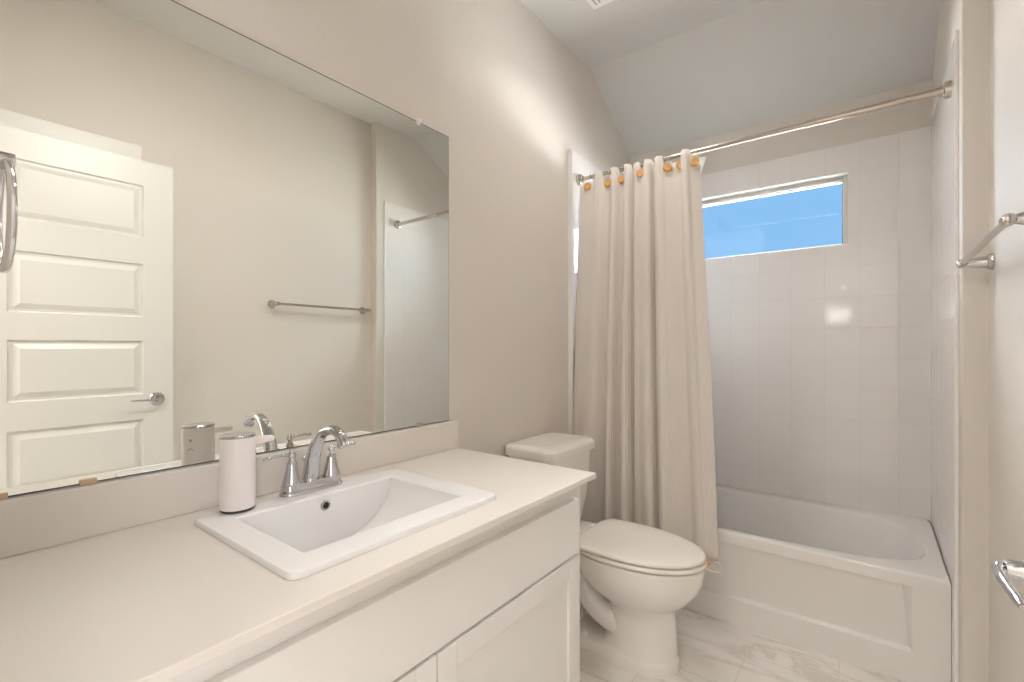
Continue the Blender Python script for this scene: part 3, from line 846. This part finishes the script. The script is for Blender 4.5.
YCUR = 2.262
def x_of_u(u, y=YCUR):
    t_ = (u - 512) / 471.0
    a = math.radians(37.46)
    return CX + y * (-math.sin(a) + math.cos(a) * t_) / (math.cos(a) + math.sin(a) * t_)
ctrl = [(580, 0.006), (584, 0.0), (587, -0.002), (594, -0.006), (601, -0.004), (606, 0.012), (609, 0.010), (613, -0.020), (616, -0.016), (619, 0.010), (622, 0.010), (626, -0.022), (629.5, -0.015), (632, 0.016),
        (634.5, -0.004), (640, -0.010), (646, -0.018), (650, -0.010), (652.5, 0.020), (655, -0.004), (659, -0.020), (663, -0.014), (667, -0.004), (674, 0.004), (680, 0.002), (684, -0.018), (688, -0.022), (691, -0.006), (694, -0.002), (697, 0.004), (700, 0.010)]
cx_ = [(x_of_u(u, 2.277), o) for u, o in ctrl]
XT0, XT1 = cx_[0][0], cx_[-1][0]
def fold(xx):
    for k in range(len(cx_) - 1):
        if xx <= cx_[k + 1][0] or k == len(cx_) - 2:
            a, c = cx_[k], cx_[k + 1]
            t_ = min(1, max(0, (xx - a[0]) / (c[0] - a[0])))
            p0 = cx_[max(k - 1, 0)]; p3 = cx_[min(k + 2, len(cx_) - 1)]
            m0 = (c[1] - p0[1]) / max(1e-6, c[0] - p0[0]); m1 = (p3[1] - a[1]) / max(1e-6, p3[0] - a[0])
            h = c[0] - a[0]
            return (2 * t_ ** 3 - 3 * t_ ** 2 + 1) * a[1] + (t_ ** 3 - 2 * t_ ** 2 + t_) * h * m0 + (-2 * t_ ** 3 + 3 * t_ ** 2) * c[1] + (t_ ** 3 - t_ ** 2) * h * m1
ZTOP, ZBOT = 2.150, 0.285
tabs = [x_of_u(u) for u in (597, 613, 626, 635, 648, 659, 687)]
def ztop(xx):
    z = 2.138
    for tx in tabs:
        d = abs(xx - tx)
        z = max(z, 2.138 + 0.042 * max(0.0, min(1.0, 2.0 * (1 - (d / 0.026) ** 2))))
    return z
cur = thing('shower_curtain', (0.35, RY, 0.285), 'cream ribbed shower curtain gathered at the left end of the tub', 'curtain')
NXC, NZC = 300, 60
b = B()
uvl = b.loops.layers.uv.new('UVMap')
rows = []
for j in range(NZC + 1):
    f = j / NZC                           # 0 at the top
    row = []
    for i in range(NXC + 1):
        s = i / NXC
        xt = XT0 + (XT1 - XT0) * s
        o = fold(xt)
        zz = ztop(xt) * (1 - f) + (ZBOT + 0.006 * math.sin(s * 9)) * f
        spread = 0.085 * (f ** 0.8) * max(0.0, (s - 0.25) / 0.75)
        left = 0.0
        xx = xt + spread + 0.006 * math.sin(5 * s + 3.0 * f)
        amp = 1.15 + (0.9 * f if s < 0.62 else 0.9 * f - 1.2 * f * min(1.0, (s - 0.62) / 0.15))
        yy = YCUR + o * amp + 0.004 * math.sin(11 * s + 4 * f) * f + 0.006 * f * math.sin(23 * s + 2.2 * f) - 0.035 * f * s
        yy += 0.014 * (1 - f) ** 6 - 0.075 * f * max(0.0, 1 - 2.2 * s)
        if zz > 2.13: yy = min(yy, 2.279 if zz > 2.15 else 2.279 + (2.15 - zz))
        row.append((b.verts.new((max(xx - 0.03 * f * (1 - s) ** 3, 0.013), yy, zz)), (s * 1.0, 1 - f)))
    rows.append(row)
for j in range(NZC):
    for i in range(NXC):
        q = (rows[j][i], rows[j][i + 1], rows[j + 1][i + 1], rows[j + 1][i])
        fc = b.faces.new([v for v, _ in q])
        for lp, (_, uv_) in zip(fc.loops, q):
            lp[uvl].uv = uv_
panel = link('curtain_panel', b, M['curtain'], cur, sharp=80, wn=False)
sm = panel.modifiers.new('thickness', 'SOLIDIFY'); sm.thickness = 0.0022; sm.offset = 0
b = B()
prev = None
NL = 60
for j in range(21):
    f = j / 20
    row = []
    for i in range(NL + 1):
        s = i / NL
        row.append(b.verts.new((0.05 + (XT1 + 0.020 - 0.05 - 0.13 * f ** 0.5) * s, RY + 0.014 + 0.05 * f + 0.010 * math.sin(38 * s) * (0.4 + f), 2.145 * (1 - f) + 0.452 * f)))
    if prev:
        for i in range(NL): b.faces.new((prev[i], prev[i + 1], row[i + 1], row[i]))
    prev = row
ln = link('liner', b, M['liner'], cur, sharp=80, wn=False, label='plain white inner liner')
sm = ln.modifiers.new('thickness', 'SOLIDIFY'); sm.thickness = 0.001
for u in (587, 606, 619.4, 640.5, 667, 680, 694):
    xx = x_of_u(u)
    yy = YCUR + fold(xx) + 0.014
    b = B()
    lathe(b, [(0.0, 0.0), (0.016, 0.0), (0.0205, 0.004), (0.0215, 0.009), (0.0200, 0.014), (0.015, 0.017), (0.012, 0.015), (0.0, 0.0145)], (xx, yy - 0.001, 2.116), (0.25, -1, 0.05), 24)
    link('button', b, M['wood'], cur)
    b = B(); tube(b, [(xx + 0.006, RY + 0.0165 * math.cos(2 * PI * k / 24), RZ - 0.003 + 0.0165 * math.sin(2 * PI * k / 24)) for k in range(24)], 0.0012, 8, closed=True)
    link('ring', b, M['steel'], cur)
# toggle and clear clip at the lower corner
xx = x_of_u(709, 2.2)
b = B(); box(b, xx - 0.014, xx + 0.014, 2.166, 2.178, 0.288, 0.318, 0.004, 2); link('hem_toggle', b, M['wood'], cur, label='small wooden toggle at the lower corner', smooth=False)
b = B()
box(b, xx - 0.018, xx + 0.045, 2.166, 2.176, 0.262, 0.272, 0.002)
tube(b, spline([(xx + 0.028, 2.170, 0.270), (xx + 0.030, 2.170, 0.305), (xx + 0.045, 2.168, 0.312), (xx + 0.058, 2.166, 0.300), (xx + 0.058, 2.166, 0.276), (xx + 0.044, 2.168, 0.268)], 20), 0.0035, 8)
link('hem_clip', b, M['clear_plastic'], cur, label='small clear plastic clip at the lower corner')

# ------------------------------------------------------------------ exhaust fan
area('fan_fill_lamp', (0.45, 1.87, ZC - 0.026), (0, math.radians(-10), 0), 0.22, 0.22, FAN_W, (1.0, 0.95, 0.90)).data.spread = math.radians(135)  # lamp and lens added to the fan to brighten curtain and toilet
fan = thing('exhaust_fan', (0.45, 1.87, ZC), 'white square exhaust fan with an added fill light on the ceiling above the toilet', 'exhaust fan')
b = B(); box(b, 0.24, 0.66, 1.70, 2.037, ZC - 0.018, ZC, 0.006, 3); link('cover', b, M['fan'], fan, smooth=False)
b = B(); box(b, 0.33, 0.57, 1.75, 1.99, ZC - 0.023, ZC - 0.017, 0.002); link('fill_lens', b, M['white_plastic'], fan, smooth=False)
for x0, x1 in ((0.265, 0.272), (0.285, 0.292), (0.608, 0.615), (0.628, 0.635)):
    b = B(); box(b, x0, x1, 1.73, 2.007, ZC - 0.0195, ZC - 0.0175); link('vent_slot', b, M['grey_print'], fan, smooth=False)
